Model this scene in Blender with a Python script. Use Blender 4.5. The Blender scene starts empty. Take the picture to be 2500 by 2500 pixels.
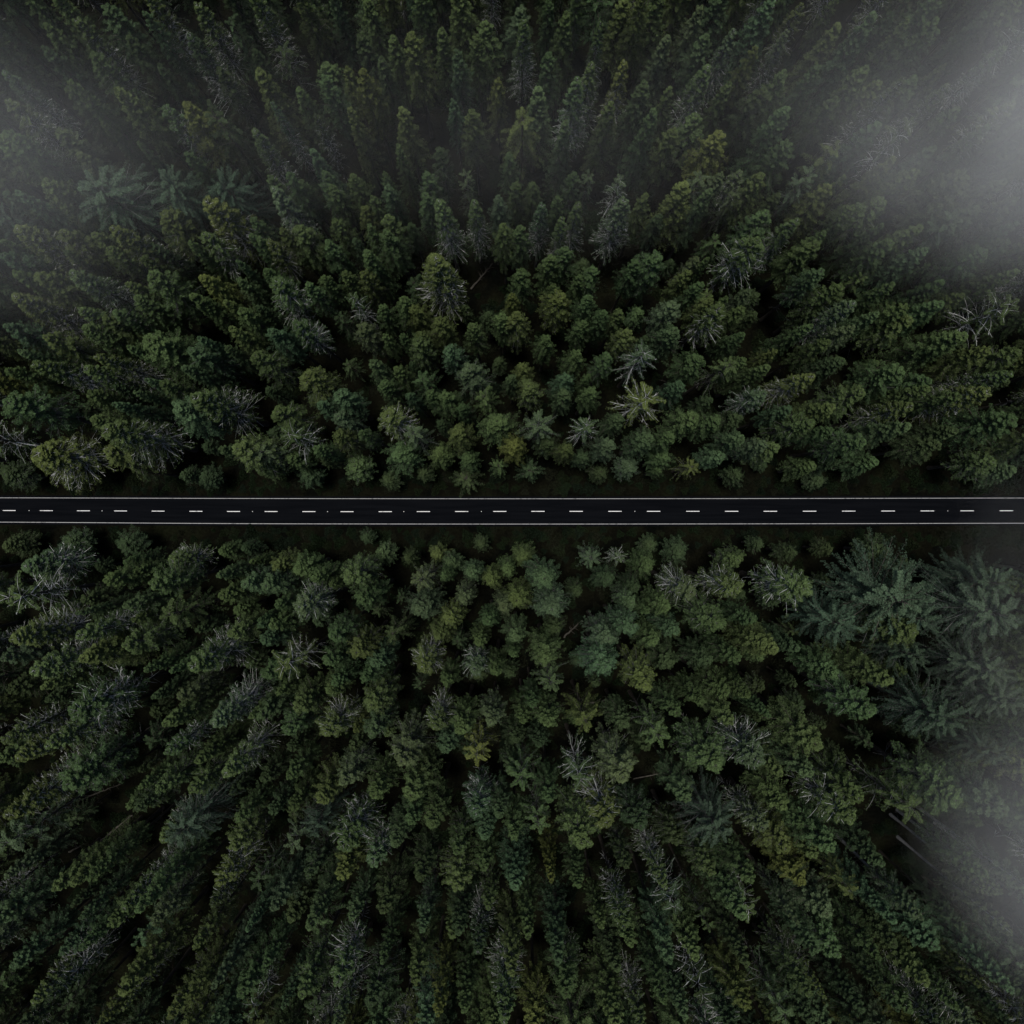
import bpy, math, random
import numpy as np
from mathutils import Vector
R_ = math.radians
scene = bpy.context.scene
COL = scene.collection

# ------------------------------------------------------------------ camera, world, sun, exposure
CH = 130.0            # flying height of the camera, m
FPX = 1500.0          # focal length in pixels of the 2500 px photograph
cam_d = bpy.data.cameras.new('camera'); cam = bpy.data.objects.new('camera', cam_d); COL.objects.link(cam)
cam.location = (0, 0, CH); cam.rotation_euler = (0, 0, 0)
cam_d.sensor_width = 36; cam_d.lens = FPX / 2500 * 36
cam_d.clip_start = 1; cam_d.clip_end = 5000
scene.camera = cam
scene.render.resolution_x = 1024; scene.render.resolution_y = 1024

SUN_EL, SUN_ROT = R_(84), R_(-60)          # light comes down from the upper left of the picture
w = bpy.data.worlds.new('World'); scene.world = w; w.use_nodes = True
nt = w.node_tree; bg = nt.nodes['Background']
sky = nt.nodes.new('ShaderNodeTexSky'); sky.sky_type = 'NISHITA'; sky.sun_disc = False
sky.sun_elevation = SUN_EL; sky.sun_rotation = SUN_ROT
sky.air_density = 0.8; sky.dust_density = 1.0; sky.ozone_density = 0.6
nt.links.new(sky.outputs[0], bg.inputs[0]); bg.inputs[1].default_value = 0.05
sd = bpy.data.lights.new('sun', 'SUN'); sd.energy = 2.0; sd.angle = R_(14); sd.color = (1.0, 0.965, 0.91)
sun = bpy.data.objects.new('sun', sd); COL.objects.link(sun)
sdir = Vector((math.sin(SUN_ROT) * math.cos(SUN_EL), math.cos(SUN_ROT) * math.cos(SUN_EL), math.sin(SUN_EL)))
sun.rotation_euler = sdir.to_track_quat('Z', 'Y').to_euler()
scene.view_settings.view_transform = 'Standard'; scene.view_settings.look = 'None'
scene.view_settings.gamma = 1; scene.view_settings.exposure = 0.55
scene.cycles.max_bounces = 6; scene.cycles.diffuse_bounces = 2; scene.cycles.volume_bounces = 1
scene.cycles.volume_max_steps = 64

# ------------------------------------------------------------------ helpers
def at(px, py, h=0.0):
    k = (CH - h) / FPX
    return ((px - 1250.0) * k, (1250.0 - py) * k)

def mesh_obj(name, verts, faces, mat, parent=None, smooth=False):
    me = bpy.data.meshes.new(name); me.from_pydata([tuple(v) for v in verts], [], faces); me.update()
    if mat: me.materials.append(mat)
    if smooth: me.polygons.foreach_set('use_smooth', [True] * len(me.polygons))
    o = bpy.data.objects.new(name, me); COL.objects.link(o); o.parent = parent
    return o

def np_mesh(name, V, F, mats, attrs=None, mat_idx=None):
    """V (n,3) float, F (m,4) or (m,3) int"""
    me = bpy.data.meshes.new(name)
    n, m, k = len(V), len(F), F.shape[1]
    me.vertices.add(n); me.vertices.foreach_set('co', np.ascontiguousarray(V, dtype=np.float32).ravel())
    me.loops.add(m * k); me.loops.foreach_set('vertex_index', np.ascontiguousarray(F, dtype=np.int32).ravel())
    me.polygons.add(m); me.polygons.foreach_set('loop_start', np.arange(0, m * k, k, dtype=np.int32))
    for mt in mats: me.materials.append(mt)
    if mat_idx is not None: me.polygons.foreach_set('material_index', mat_idx.astype(np.int32))
    me.update(calc_edges=True)
    for an, vals in (attrs or {}).items():
        a = me.attributes.new(an, 'FLOAT', 'FACE'); a.data.foreach_set('value', np.ascontiguousarray(vals, dtype=np.float32))
    return me

def tag(o, label=None, cat=None, group=None, kind=None):
    if label: o['label'] = label
    if cat: o['category'] = cat
    if group: o['group'] = group
    if kind: o['kind'] = kind
    return o

# ------------------------------------------------------------------ materials
def new_mat(name):
    m = bpy.data.materials.new(name); m.use_nodes = True
    return m, m.node_tree, m.node_tree.nodes, m.node_tree.links, m.node_tree.nodes['Principled BSDF']

def foliage_mat():
    m, t, N, L, p = new_mat('foliage')
    ti = N.new('ShaderNodeAttribute'); ti.attribute_type = 'INSTANCER'; ti.attribute_name = 'tint'
    br = N.new('ShaderNodeAttribute'); br.attribute_name = 'br'
    ag = N.new('ShaderNodeAttribute'); ag.attribute_name = 'age'
    geo = N.new('ShaderNodeNewGeometry')
    a = N.new('ShaderNodeMath'); a.operation = 'MULTIPLY_ADD'; L.new(br.outputs['Fac'], a.inputs[0]); a.inputs[1].default_value = 1.1; a.inputs[2].default_value = 0.0
    b = N.new('ShaderNodeMath'); b.operation = 'MULTIPLY_ADD'; L.new(geo.outputs['Random Per Island'], b.inputs[0]); b.inputs[1].default_value = 1.5; L.new(a.outputs[0], b.inputs[2])
    mul = N.new('ShaderNodeVectorMath'); mul.operation = 'SCALE'; L.new(ti.outputs['Vector'], mul.inputs[0]); L.new(b.outputs[0], mul.inputs['Scale'])
    yl = N.new('ShaderNodeVectorMath'); yl.operation = 'MULTIPLY'; L.new(mul.outputs[0], yl.inputs[0]); yl.inputs[1].default_value = (1.38, 1.28, 0.95)
    mx = N.new('ShaderNodeMix'); mx.data_type = 'RGBA'
    L.new(ag.outputs['Fac'], mx.inputs['Factor']); L.new(mul.outputs[0], mx.inputs['A']); L.new(yl.outputs[0], mx.inputs['B'])
    L.new(mx.outputs['Result'], p.inputs['Base Color'])
    p.inputs['Roughness'].default_value = 0.6; p.inputs['Specular IOR Level'].default_value = 0.03
    return m
M_FOL = foliage_mat()

def noise_mat(name, c1, c2, scale, rough=0.9, detail=6, stretch=None, spec=0.2):
    m, t, N, L, p = new_mat(name)
    tc = N.new('ShaderNodeTexCoord'); mp = N.new('ShaderNodeMapping'); L.new(tc.outputs['Object'], mp.inputs[0])
    if stretch: mp.inputs['Scale'].default_value = stretch
    n = N.new('ShaderNodeTexNoise'); n.inputs['Scale'].default_value = scale; n.inputs['Detail'].default_value = detail
    L.new(mp.outputs[0], n.inputs['Vector'])
    r = N.new('ShaderNodeValToRGB'); r.color_ramp.elements[0].position = 0.35; r.color_ramp.elements[1].position = 0.68
    r.color_ramp.elements[0].color = (*c1, 1); r.color_ramp.elements[1].color = (*c2, 1)
    L.new(n.outputs['Fac'], r.inputs[0]); L.new(r.outputs[0], p.inputs['Base Color'])
    p.inputs['Roughness'].default_value = rough; p.inputs['Specular IOR Level'].default_value = spec
    return m
M_BARK = noise_mat('bark', (0.035, 0.028, 0.022), (0.11, 0.095, 0.08), 2.2, stretch=(3, 3, 0.5))
M_PALEBARK = noise_mat('pale_bark', (0.20, 0.20, 0.20), (0.50, 0.50, 0.49), 1.6, stretch=(2, 2, 1))
M_LIMB = noise_mat('limb_bark', (0.05, 0.042, 0.034), (0.16, 0.145, 0.125), 1.5)
M_PALELIMB = noise_mat('lichen_limb', (0.24, 0.24, 0.23), (0.84, 0.85, 0.82), 0.7)
M_GREYLIMB = noise_mat('grey_limb', (0.06, 0.058, 0.052), (0.26, 0.26, 0.25), 0.7)
M_LOG = noise_mat('log_bark', (0.028, 0.025, 0.02), (0.085, 0.078, 0.065), 1.8, stretch=(0.4, 3, 3))

def ground_mat():
    m, t, N, L, p = new_mat('forest_floor')
    tc = N.new('ShaderNodeTexCoord')
    n1 = N.new('ShaderNodeTexNoise'); n1.inputs['Scale'].default_value = 0.16; n1.inputs['Detail'].default_value = 8; L.new(tc.outputs['Object'], n1.inputs['Vector'])
    n2 = N.new('ShaderNodeTexNoise'); n2.inputs['Scale'].default_value = 1.9; n2.inputs['Detail'].default_value = 8; n2.inputs['Roughness'].default_value = 0.7; L.new(tc.outputs['Object'], n2.inputs['Vector'])
    r1 = N.new('ShaderNodeValToRGB'); e = r1.color_ramp.elements
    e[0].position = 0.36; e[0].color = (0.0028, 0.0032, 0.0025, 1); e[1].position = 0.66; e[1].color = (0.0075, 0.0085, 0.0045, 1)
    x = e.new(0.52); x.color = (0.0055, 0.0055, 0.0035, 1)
    L.new(n1.outputs['Fac'], r1.inputs[0])
    r2 = N.new('ShaderNodeMapRange'); r2.inputs['From Min'].default_value = 0.3; r2.inputs['From Max'].default_value = 0.7; r2.inputs['To Min'].default_value = 0.45; r2.inputs['To Max'].default_value = 1.5
    L.new(n2.outputs['Fac'], r2.inputs['Value'])
    s = N.new('ShaderNodeVectorMath'); s.operation = 'SCALE'; L.new(r1.outputs[0], s.inputs[0]); L.new(r2.outputs[0], s.inputs['Scale'])
    L.new(s.outputs[0], p.inputs['Base Color']); p.inputs['Roughness'].default_value = 1.0; p.inputs['Specular IOR Level'].default_value = 0.0
    bp = N.new('ShaderNodeBump'); bp.inputs['Strength'].default_value = 0.8; bp.inputs['Distance'].default_value = 0.4
    L.new(n2.outputs['Fac'], bp.inputs['Height']); L.new(bp.outputs[0], p.inputs['Normal'])
    return m
M_GROUND = ground_mat()

def asphalt_mat():
    m, t, N, L, p = new_mat('asphalt')
    tc = N.new('ShaderNodeTexCoord'); mp = N.new('ShaderNodeMapping'); L.new(tc.outputs['Object'], mp.inputs[0]); mp.inputs['Scale'].default_value = (0.05, 1.0, 1)
    n1 = N.new('ShaderNodeTexNoise'); n1.inputs['Scale'].default_value = 1.6; n1.inputs['Detail'].default_value = 5; L.new(mp.outputs[0], n1.inputs['Vector'])
    n2 = N.new('ShaderNodeTexNoise'); n2.inputs['Scale'].default_value = 6; n2.inputs['Detail'].default_value = 6; L.new(tc.outputs['Object'], n2.inputs['Vector'])
    a = N.new('ShaderNodeMath'); a.operation = 'MULTIPLY_ADD'; L.new(n2.outputs['Fac'], a.inputs[0]); a.inputs[1].default_value = 0.35; L.new(n1.outputs['Fac'], a.inputs[2])
    r = N.new('ShaderNodeValToRGB'); r.color_ramp.elements[0].position = 0.5; r.color_ramp.elements[1].position = 0.85
    r.color_ramp.elements[0].color = (0.0030, 0.0035, 0.0047, 1); r.color_ramp.elements[1].color = (0.0052, 0.0058, 0.0074, 1)
    L.new(a.outputs[0], r.inputs[0]); L.new(r.outputs[0], p.inputs['Base Color'])
    p.inputs['Roughness'].default_value = 0.95; p.inputs['Specular IOR Level'].default_value = 0.01
    return m
M_ASPH = asphalt_mat()
def paint_mat(hi=0.90, lo=0.22, nm='road_paint'):
    m, t, N, L, p = new_mat(nm)
    tc = N.new('ShaderNodeTexCoord')
    n = N.new('ShaderNodeTexNoise'); n.inputs['Scale'].default_value = 1.3; n.inputs['Detail'].default_value = 7; n.inputs['Roughness'].default_value = 0.65; L.new(tc.outputs['Object'], n.inputs['Vector'])
    r = N.new('ShaderNodeValToRGB'); r.color_ramp.elements[0].position = 0.30; r.color_ramp.elements[1].position = 0.47
    r.color_ramp.elements[0].color = (lo, lo, lo, 1); r.color_ramp.elements[1].color = (hi, hi * .99, hi * .99, 1)
    L.new(n.outputs['Fac'], r.inputs[0]); L.new(r.outputs[0], p.inputs['Base Color']); p.inputs['Roughness'].default_value = 0.7
    return m
M_PAINT = paint_mat()
M_WORN = paint_mat(0.42, 0.12, 'worn_paint')

# ------------------------------------------------------------------ ground and road (large structure)
S = 1500.0
g = mesh_obj('ground', [(-S, -S, 0), (S, -S, 0), (S, S, 0), (-S, S, 0)], [(0, 1, 2, 3)], M_GROUND); tag(g, kind='structure')

TOPL = [(-16000, 1217), (0, 1215.2), (320, 1216.2), (640, 1217.2), (1250, 1217.8), (1860, 1217.2), (2500, 1215.8), (18000, 1217)]
BOTL = [(-16000, 1279), (0, 1274.2), (320, 1276.8), (640, 1278.8), (1250, 1279.6), (1860, 1278.9), (2500, 1277.2), (18000, 1279)]
def prof(P, x):
    return float(np.interp(x, [p[0] for p in P], [p[1] for p in P]))
XS = [-16000] + list(range(0, 2501, 100)) + [18000]
def smooth_prof(P, x):
    if x < 0 or x > 2500: return prof(P, x)
    return sum(prof(P, min(2500, max(0, x + d))) for d in (-180, -90, 0, 90, 180)) / 5
def strip(name, topf, botf, z, mat, parent=None, xs=XS):
    v, f = [], []
    for i, x in enumerate(xs):
        a = at(x, topf(x)); b = at(x, botf(x))
        v += [(a[0], a[1], z), (b[0], b[1], z)]
        if i: f.append((2 * i - 2, 2 * i - 1, 2 * i + 1, 2 * i))
    return mesh_obj(name, v, f, mat, parent)
T = lambda x: smooth_prof(TOPL, x)
B = lambda x: smooth_prof(BOTL, x)
road = strip('road', lambda x: T(x) - 3.2, lambda x: B(x) + 3.2, 0.10, M_ASPH)
bm_v = [v.co.copy() for v in road.data.vertices]       # a real edge: sides going down to the ground
n0 = len(bm_v); vv = [tuple(c) for c in bm_v] + [(c.x, c.y + (0.25 if i % 2 == 0 else -0.25), -0.02) for i, c in enumerate(bm_v)]
ff = [tuple(p.vertices) for p in road.data.polygons]
for i in range(0, n0 - 2, 2):
    ff.append((i, i + 2, n0 + i + 2, n0 + i)); ff.append((i + 1, n0 + i + 1, n0 + i + 3, i + 3))
me = bpy.data.meshes.new('road'); me.from_pydata(vv, [], ff); me.materials.append(M_ASPH); me.update(); road.data = me
tag(road, kind='structure')
strip('edge_line', lambda x: T(x) - 0.56, lambda x: T(x) + 0.56, 0.104, M_WORN, road)
strip('edge_line', lambda x: B(x) - 0.62, lambda x: B(x) + 0.62, 0.104, M_WORN, road)
DX = [v * 2500 / 1932 for v in (18, 88, 158, 228, 299, 370, 441, 512, 583, 655, 727, 799, 871, 943, 1015, 1087, 1160, 1233, 1307, 1380, 1453, 1527, 1601, 1675, 1749, 1824, 1898)]
MID = lambda x: float(np.interp(x, [0, 250, 570, 900, 1300, 1900, 2500], [1246.3, 1247.2, 1248.7, 1249.2, 1248.4, 1248.2, 1246.8]))
for x in DX:
    hl = 15.6 + 1.0 * x / 2500
    strip('centre_dash', lambda q: MID(q) - 0.78, lambda q: MID(q) + 0.78, 0.104, M_PAINT, road, xs=[x - hl, x, x + hl])
def far_dashes():       # the same dashes carry on along the road outside the frame: one part
    v, f = [], []
    for sgn, x0 in ((-1, DX[0]), (1, DX[-1])):
        for k in range(1, 60):
            x = x0 + sgn * 93 * k
            for (dx, dy) in ((-16, -1), (16, -1), (16, 1), (-16, 1)):
                a = at(x + dx, 1247 + dy); v.append((a[0], a[1], 0.104))
            n = len(v); f.append((n - 4, n - 1, n - 2, n - 3))
    mesh_obj('centre_dashes', v, f, M_PAINT, road)
far_dashes()

ORD = ['', 'first', 'second', 'third', 'fourth', 'fifth', 'sixth', 'seventh', 'eighth', 'ninth', 'tenth', 'eleventh', 'twelfth', 'thirteenth', 'fourteenth']
M_STUD, _t, _n, _l, _p = new_mat('stud'); _p.inputs['Base Color'].default_value = (0.75, 0.75, 0.73, 1); _p.inputs['Roughness'].default_value = 0.4
for x in (72, 250, 617, 800, 986, 1175.5, 1549.7, 2313):
    a = at(x, MID(x)); s = 0.075; v = []
    for z, q in ((0.10, s), (0.125, s * 0.95), (0.14, s * 0.55)):
        v += [(-q, -q, z), (q, -q, z), (q, q, z), (-q, q, z)]
    f = [(8, 9, 10, 11)]
    for l in (0, 4):
        for k in range(4): f.append((l + k, l + (k + 1) % 4, l + 4 + (k + 1) % 4, l + 4 + k))
    o = mesh_obj('road_stud', v, f, M_STUD); o.location = (a[0], a[1], 0)
    k = sum(1 for d in DX if d < x)
    lab = ('small white road stud between %s and %s centre dashes from left' % (ORD[k], ORD[k + 1])) if k < 14 else \
          ('small white road stud between %s and %s centre dashes from right' % (ORD[27 - k], ORD[28 - k]))
    tag(o, lab, 'road stud', 'white studs along the centre line')

# ------------------------------------------------------------------ tree generator
def unit(a): return a / np.maximum(np.linalg.norm(a, axis=-1, keepdims=True), 1e-6)

def tubes(paths, radii, sides=3):
    """paths (n,k,3), radii (n,k)"""
    n, k, _ = paths.shape
    tan = np.gradient(paths, axis=1); tan = unit(tan)
    ref = np.where(np.abs(tan[..., 2:3]) > 0.9, np.array([1., 0, 0]), np.array([0., 0, 1.]))
    u = unit(np.cross(tan, ref)); v = np.cross(tan, u)
    an = np.arange(sides) * 2 * math.pi / sides
    V = paths[:, :, None, :] + radii[:, :, None, None] * (np.cos(an)[None, None, :, None] * u[:, :, None, :] + np.sin(an)[None, None, :, None] * v[:, :, None, :])
    idx = np.arange(n * k * sides).reshape(n, k, sides)
    a = idx[:, :-1, :]; b = np.roll(idx, -1, axis=2)[:, :-1, :]; c = np.roll(idx, -1, axis=2)[:, 1:, :]; d = idx[:, 1:, :]
    return V.reshape(-1, 3), np.stack([a, b, c, d], -1).reshape(-1, 4)

def build_tree(seed, kind='r', pale=0, R=3.0, H=28.0):
    rs = np.random.RandomState(seed)
    P = dict(r=dict(base=.48, nb=140, p=.80, leaf=.25, nt=14, s0=.25, a=(1.1, .15), b=(.35, .42)),
             p=dict(base=.38, nb=170, p=.80, leaf=.245, nt=13, s0=.25, a=(.7, .05), b=(.25, .30)),
             s=dict(base=.50, nb=42, p=.75, leaf=.27, nt=20, s0=.12, a=(.8, .30), b=(.45, .62)),
             b=dict(base=.45, nb=120, p=.70, leaf=.29, nt=36, s0=.15, a=(1.1, .25), b=(.45, .50)))[kind]
    nb = P['nb']; i = np.arange(nb)
    t = ((i + .5) / nb) ** P['p'] + rs.uniform(-.012, .012, nb); t = np.clip(t, .004, 1)
    nw = max(6, nb // 7); t = np.clip(np.round(t * nw + .3) / nw + rs.normal(0, .20 / nw, nb) - .4 / nw, .004, 1)      # whorls
    if kind == 'r': pr = np.minimum(t * 1.3, 1) ** .80 * (1 - .9 * np.maximum(t - .55, 0))
    elif kind == 'p': pr = np.minimum(t * 1.05, 1) ** .78
    elif kind == 's': pr = .30 + .70 * np.minimum(t * 1.6, 1) ** .7
    else: pr = (1 - (1 - np.minimum(t * 1.15, 1)) ** 2) ** .55
    # crowns are lopsided: radius varies slowly round the tree and down it
    az = i * 2.39996 + rs.uniform(-.35, .35, nb)
    lop = 1 + .13 * np.cos(az - rs.uniform(0, 6.28)) + .09 * np.cos(2 * az + rs.uniform(0, 6.28)) + .07 * np.sin(3 * az + 5 * t + rs.uniform(0, 6.28))
    r = R * pr * lop * (rs.uniform(.52, 1.26, nb) if kind in 'rs' else rs.uniform(.72, 1.10, nb)) + .18
    z0 = H - t * H * (1 - P['base']) - .35
    a = P['a'][0] + (P['a'][1] - P['a'][0]) * t + rs.uniform(-.12, .12, nb)
    b = P['b'][0] + (P['b'][1] - P['b'][0]) * t + rs.uniform(-.08, .08, nb)
    z0 = np.minimum(z0, H - .1 - np.maximum(0, r * (a - b)) * .6) if kind != 'b' else z0 - np.maximum(0, r * (a - b)) * .7
    zz = lambda s: z0[:, None] + r[:, None] * (a[:, None] * s - b[:, None] * s ** 2)
    bend = rs.uniform(-.25, .25, nb)
    def pos(s):           # s (nb,k)
        ang = az[:, None] + bend[:, None] * s
        return np.stack([r[:, None] * s * np.cos(ang), r[:, None] * s * np.sin(ang), zz(s)], -1)
    bv = rs.uniform(0, 1, nb)
    # --- twigs
    NT = P['nt']
    s = P['s0'] + (1 - P['s0']) * ((np.arange(NT)[None, :] + rs.uniform(0, 1, (nb, NT))) / NT) ** .8
    pt = pos(s); tg = unit(pos(s + .02) - pt)
    side = np.where(np.arange(NT) % 2 == 0, 1., -1.)[None, :] * np.ones((nb, 1))
    up = np.array([0, 0, 1.])
    lat = unit(np.cross(tg, up))
    ang = R_(52) - R_(30) * (s - P['s0'])
    td = unit(tg * np.cos(ang)[..., None] + lat * (side * np.sin(ang))[..., None] + rs.normal(0, .16, pt.shape) + up * rs.uniform(-.12, .30, (nb, NT, 1)))
    tl = (dict(r=.31, p=.31, s=.22, b=.14)[kind] * r[:, None] * (1.06 - s) + .10 + .03 * R) * rs.uniform(.7, 1.2, (nb, NT))
    tl = np.minimum(tl, 1.7 if kind != 'b' else 2.3)
    barep = np.zeros((nb, NT))
    if kind == 'b': barep += .15
    if pale == 1: barep = np.clip((t[:, None] - .35) * 1.1, 0, .6) * np.clip((1.15 - s) * 1.6, 0, 1)
    if pale == 2: barep = np.clip((t[:, None] - .25) * 1.3, 0, .50) * np.clip((1.3 - s) * 1.8, 0, 1)
    bare = rs.uniform(0, 1, (nb, NT)) < barep
    # --- leaves on twigs
    NL = 16
    q = ((np.arange(NL)[None, None, :] + rs.uniform(0, 1, (nb, NT, NL))) / NL) ** .62
    tv_ = rs.uniform(0, 1, (nb, NT))
    lp = pt[:, :, None, :] + td[:, :, None, :] * (tl[:, :, None] * q)[..., None]
    lp = lp - up * (.18 * tl[:, :, None] * q ** 2 + (.13 if pale else 0))[..., None]
    lsd = np.where(np.arange(NL) % 2 == 0, 1., -1.)[None, None, :, None]
    tlat = unit(np.cross(td, up))[:, :, None, :]
    ld = unit(td[:, :, None, :] * .75 + tlat * lsd * .65 + rs.normal(0, .35, lp.shape) + up * rs.uniform(-.1, .35, lp.shape[:3] + (1,)))
    # sprays near the top lie flat, those on the flanks hang like shingles against the steep side of the crown
    hang = np.clip(t * 1.5 + .10, 0, 1)[:, None, None, None] ** .8
    out = lp * np.array([1., 1, 0]); out = unit(out)
    ln = unit(up * (1 - .93 * hang) + out * hang + rs.normal(0, .30, lp.shape))
    ld = unit(ld - .55 * hang * up - .6 * ln * np.sum(ld * ln, -1, keepdims=True))
    L = P['leaf'] * rs.uniform(.55, 1.25, lp.shape[:3]) * (1 - .25 * q)
    W = L * rs.uniform(.26, .40, lp.shape[:3])
    keep = np.broadcast_to((~bare)[:, :, None], lp.shape[:3]) & (rs.uniform(0, 1, lp.shape[:3]) < .93)
    br = np.broadcast_to((.4 * bv[:, None] + .6 * tv_)[:, :, None], keep.shape); age = np.broadcast_to((np.clip(1 - t * 1.5, 0, 1))[:, None, None], keep.shape) * .55 + .25 * np.clip(s[:, :, None] - .75, 0, 1) * 2 * q
    lp, ld, ln, L, W, br, age = lp[keep], ld[keep], ln[keep], L[keep], W[keep], br[keep], age[keep]
    # leader
    n = len(lp)
    sd_ = unit(np.cross(ld, ln))
    V = np.empty((n, 4, 3)); V[:, 0] = lp; V[:, 2] = lp + ld * L[:, None]
    mid = lp + ld * (L * .45)[:, None]; V[:, 1] = mid + sd_ * (W / 2)[:, None]; V[:, 3] = mid - sd_ * (W / 2)[:, None]
    crownV, crownF = V.reshape(-1, 3), np.arange(n * 4).reshape(n, 4)
    crown_attr = dict(br=br, age=age)
    # --- limbs
    ss = np.linspace(0, 1, 6)[None, :] * np.ones((nb, 1))
    pth = pos(ss) + np.array([0, 0, 1.]) * (.10 if pale == 2 else 0) * ss[..., None]; rad0 = (.022 + .008 * r) * np.where(rs.uniform(0, 1, nb) < (.24 if pale == 2 else .13), 1.05, .45)
    rad = rad0[:, None] * (1.05 - .80 * ss)
    lv, lf = tubes(pth, rad, 3)
    if pale:
        mt = bare & (rs.uniform(0, 1, bare.shape) < (.32 if pale == 2 else .25))
        p0 = pt[mt]; d0 = td[mt]; l0 = tl[mt] * .95
        k = np.linspace(0, 1, 3)[None, :, None]
        tp = p0[:, None, :] + d0[:, None, :] * l0[:, None, None] * k + rs.normal(0, .05, (len(p0), 3, 3)) * k + up * (.10 * l0[:, None, None] * k ** 2)
        v2, f2 = tubes(tp, np.broadcast_to(np.array([.021, .017, .008])[None, :], (len(p0), 3)) * rs.uniform(.7, 1.3, (len(p0), 1)), 3)
        lf = np.concatenate([lf, f2 + len(lv)]); lv = np.concatenate([lv, v2])
    # dead stubs below the living crown
    ns = 26
    zs = H * P['base'] * rs.uniform(.5, 1.2, ns); za = rs.uniform(0, 6.28, ns); rl = rs.uniform(.5, 1.7, ns) * R / 3
    kk = np.linspace(0, 1, 4)[None, :]
    stub = np.stack([np.cos(za)[:, None] * rl[:, None] * kk, np.sin(za)[:, None] * rl[:, None] * kk, zs[:, None] - .25 * rl[:, None] * kk ** 1.5], -1)
    v3, f3 = tubes(stub, .035 * (1.05 - .8 * kk) * np.ones((ns, 1)), 3)
    lf = np.concatenate([lf, f3 + len(lv)]); lv = np.concatenate([lv, v3])
    kz = np.linspace(0, 1, 9)[None, :]; st = np.stack([kz * 0, kz * 0, H * P['base'] * .45 + kz * (H * (1 - P['base'] * .45) - .8)], -1)
    v4, f4 = tubes(st, .05 * np.ones((1, 9)) * (1.05 - .8 * kz), 4)
    lf = np.concatenate([lf, f4 + len(lv)]); lv = np.concatenate([lv, v4])
    # --- trunk
    hz = np.linspace(0, 1, 9); wob = rs.normal(0, .05, (9, 2)).cumsum(0) * .5
    tr = np.stack([wob[:, 0] * hz * (1 - hz), wob[:, 1] * hz * (1 - hz), hz * (H - .4) - .05], -1)[None]
    rr = (.30 * (R / 3) ** .5 * (1 - hz) ** .75 + .03)[None]; rr[0, 0] *= 1.35
    tv, tf = tubes(tr, rr, 8)
    return dict(crown=(crownV, crownF, crown_attr), limbs=(lv, lf), trunk=(tv, tf), R=R, H=H, kind=kind, pale=pale)

VAR = {}
def add_variant(key, seed, kind, pale, R=3.0, H=28.0, palebark=False):
    d = build_tree(seed, kind, pale, R, H)
    lm = (M_LIMB, M_GREYLIMB, M_PALELIMB)[pale]; tm = M_PALEBARK if palebark else M_BARK
    v = dict(R=R, H=H)
    cv, cf, ca = d['crown']; v['crown'] = np_mesh('crown', cv, cf, [M_FOL], ca)
    v['limbs'] = np_mesh('limbs', *d['limbs'], [lm]); v['trunk'] = np_mesh('trunk', *d['trunk'], [tm])
    # one joined mesh of the same tree, for the unnumbered rest of the wood
    lv, lf = d['limbs']; tv, tf = d['trunk']
    V = np.concatenate([cv, lv, tv]); F = np.concatenate([cf, lf + len(cv), tf + len(cv) + len(lv)])
    mi = np.concatenate([np.zeros(len(cf)), np.ones(len(lf)), np.full(len(tf), 2)])
    z = np.zeros(len(lf) + len(tf))
    v['joined'] = np_mesh('forest_tree', V, F, [M_FOL, lm, tm], dict(br=np.concatenate([ca['br'], z]), age=np.concatenate([ca['age'], z])), mi)
    VAR[key] = v
SPEC = [('r0a', 11, 'r', 0), ('r0b', 12, 'r', 0), ('r0c', 13, 'r', 0), ('r0d', 14, 'r', 0), ('r0e', 15, 'r', 0), ('r1a', 21, 'r', 1), ('r1b', 22, 'r', 1), ('r1c', 23, 'r', 1),
        ('r2a', 31, 'r', 2), ('r2b', 32, 'r', 2), ('r2c', 33, 'r', 2), ('p0a', 41, 'p', 0), ('p0b', 42, 'p', 0), ('p2a', 43, 'p', 2), ('p2b', 44, 'p', 2),
        ('s0a', 51, 's', 0), ('s0b', 52, 's', 0), ('s2a', 53, 's', 1), ('s2b', 54, 's', 2)]
for k, sd_, kd, pl in SPEC: add_variant(k, sd_, kd, pl)
add_variant('b0a', 61, 'b', 0, 6.5, 28.0); add_variant('b0b', 62, 'b', 1, 6.5, 28.0); add_variant('b0c', 63, 'b', 0, 6.5, 28.0)
add_variant('k0a', 71, 'r', 1, 3.0, 28.0, True)
BYK = {}
for k in VAR: BYK.setdefault(k[:2], []).append(k)
BYK['p1'] = BYK['p2']; BYK['s1'] = BYK['s2']; BYK['b1'] = ['b0b']; BYK['b2'] = ['b0b']

TONE = dict(o=(.042, .058, .022), g=(.034, .056, .024), t=(.034, .060, .034), y=(.056, .069, .021), d=(.023, .036, .018), w=(.042, .060, .036))  # 'd' has shade mixed into the foliage colour
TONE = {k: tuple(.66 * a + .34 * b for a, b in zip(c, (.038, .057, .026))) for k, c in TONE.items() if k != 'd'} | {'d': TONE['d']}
TNAME = dict(o='olive', g='green', t='bluish green', y='yellowish', d='dark', w='greyish green')

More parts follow.
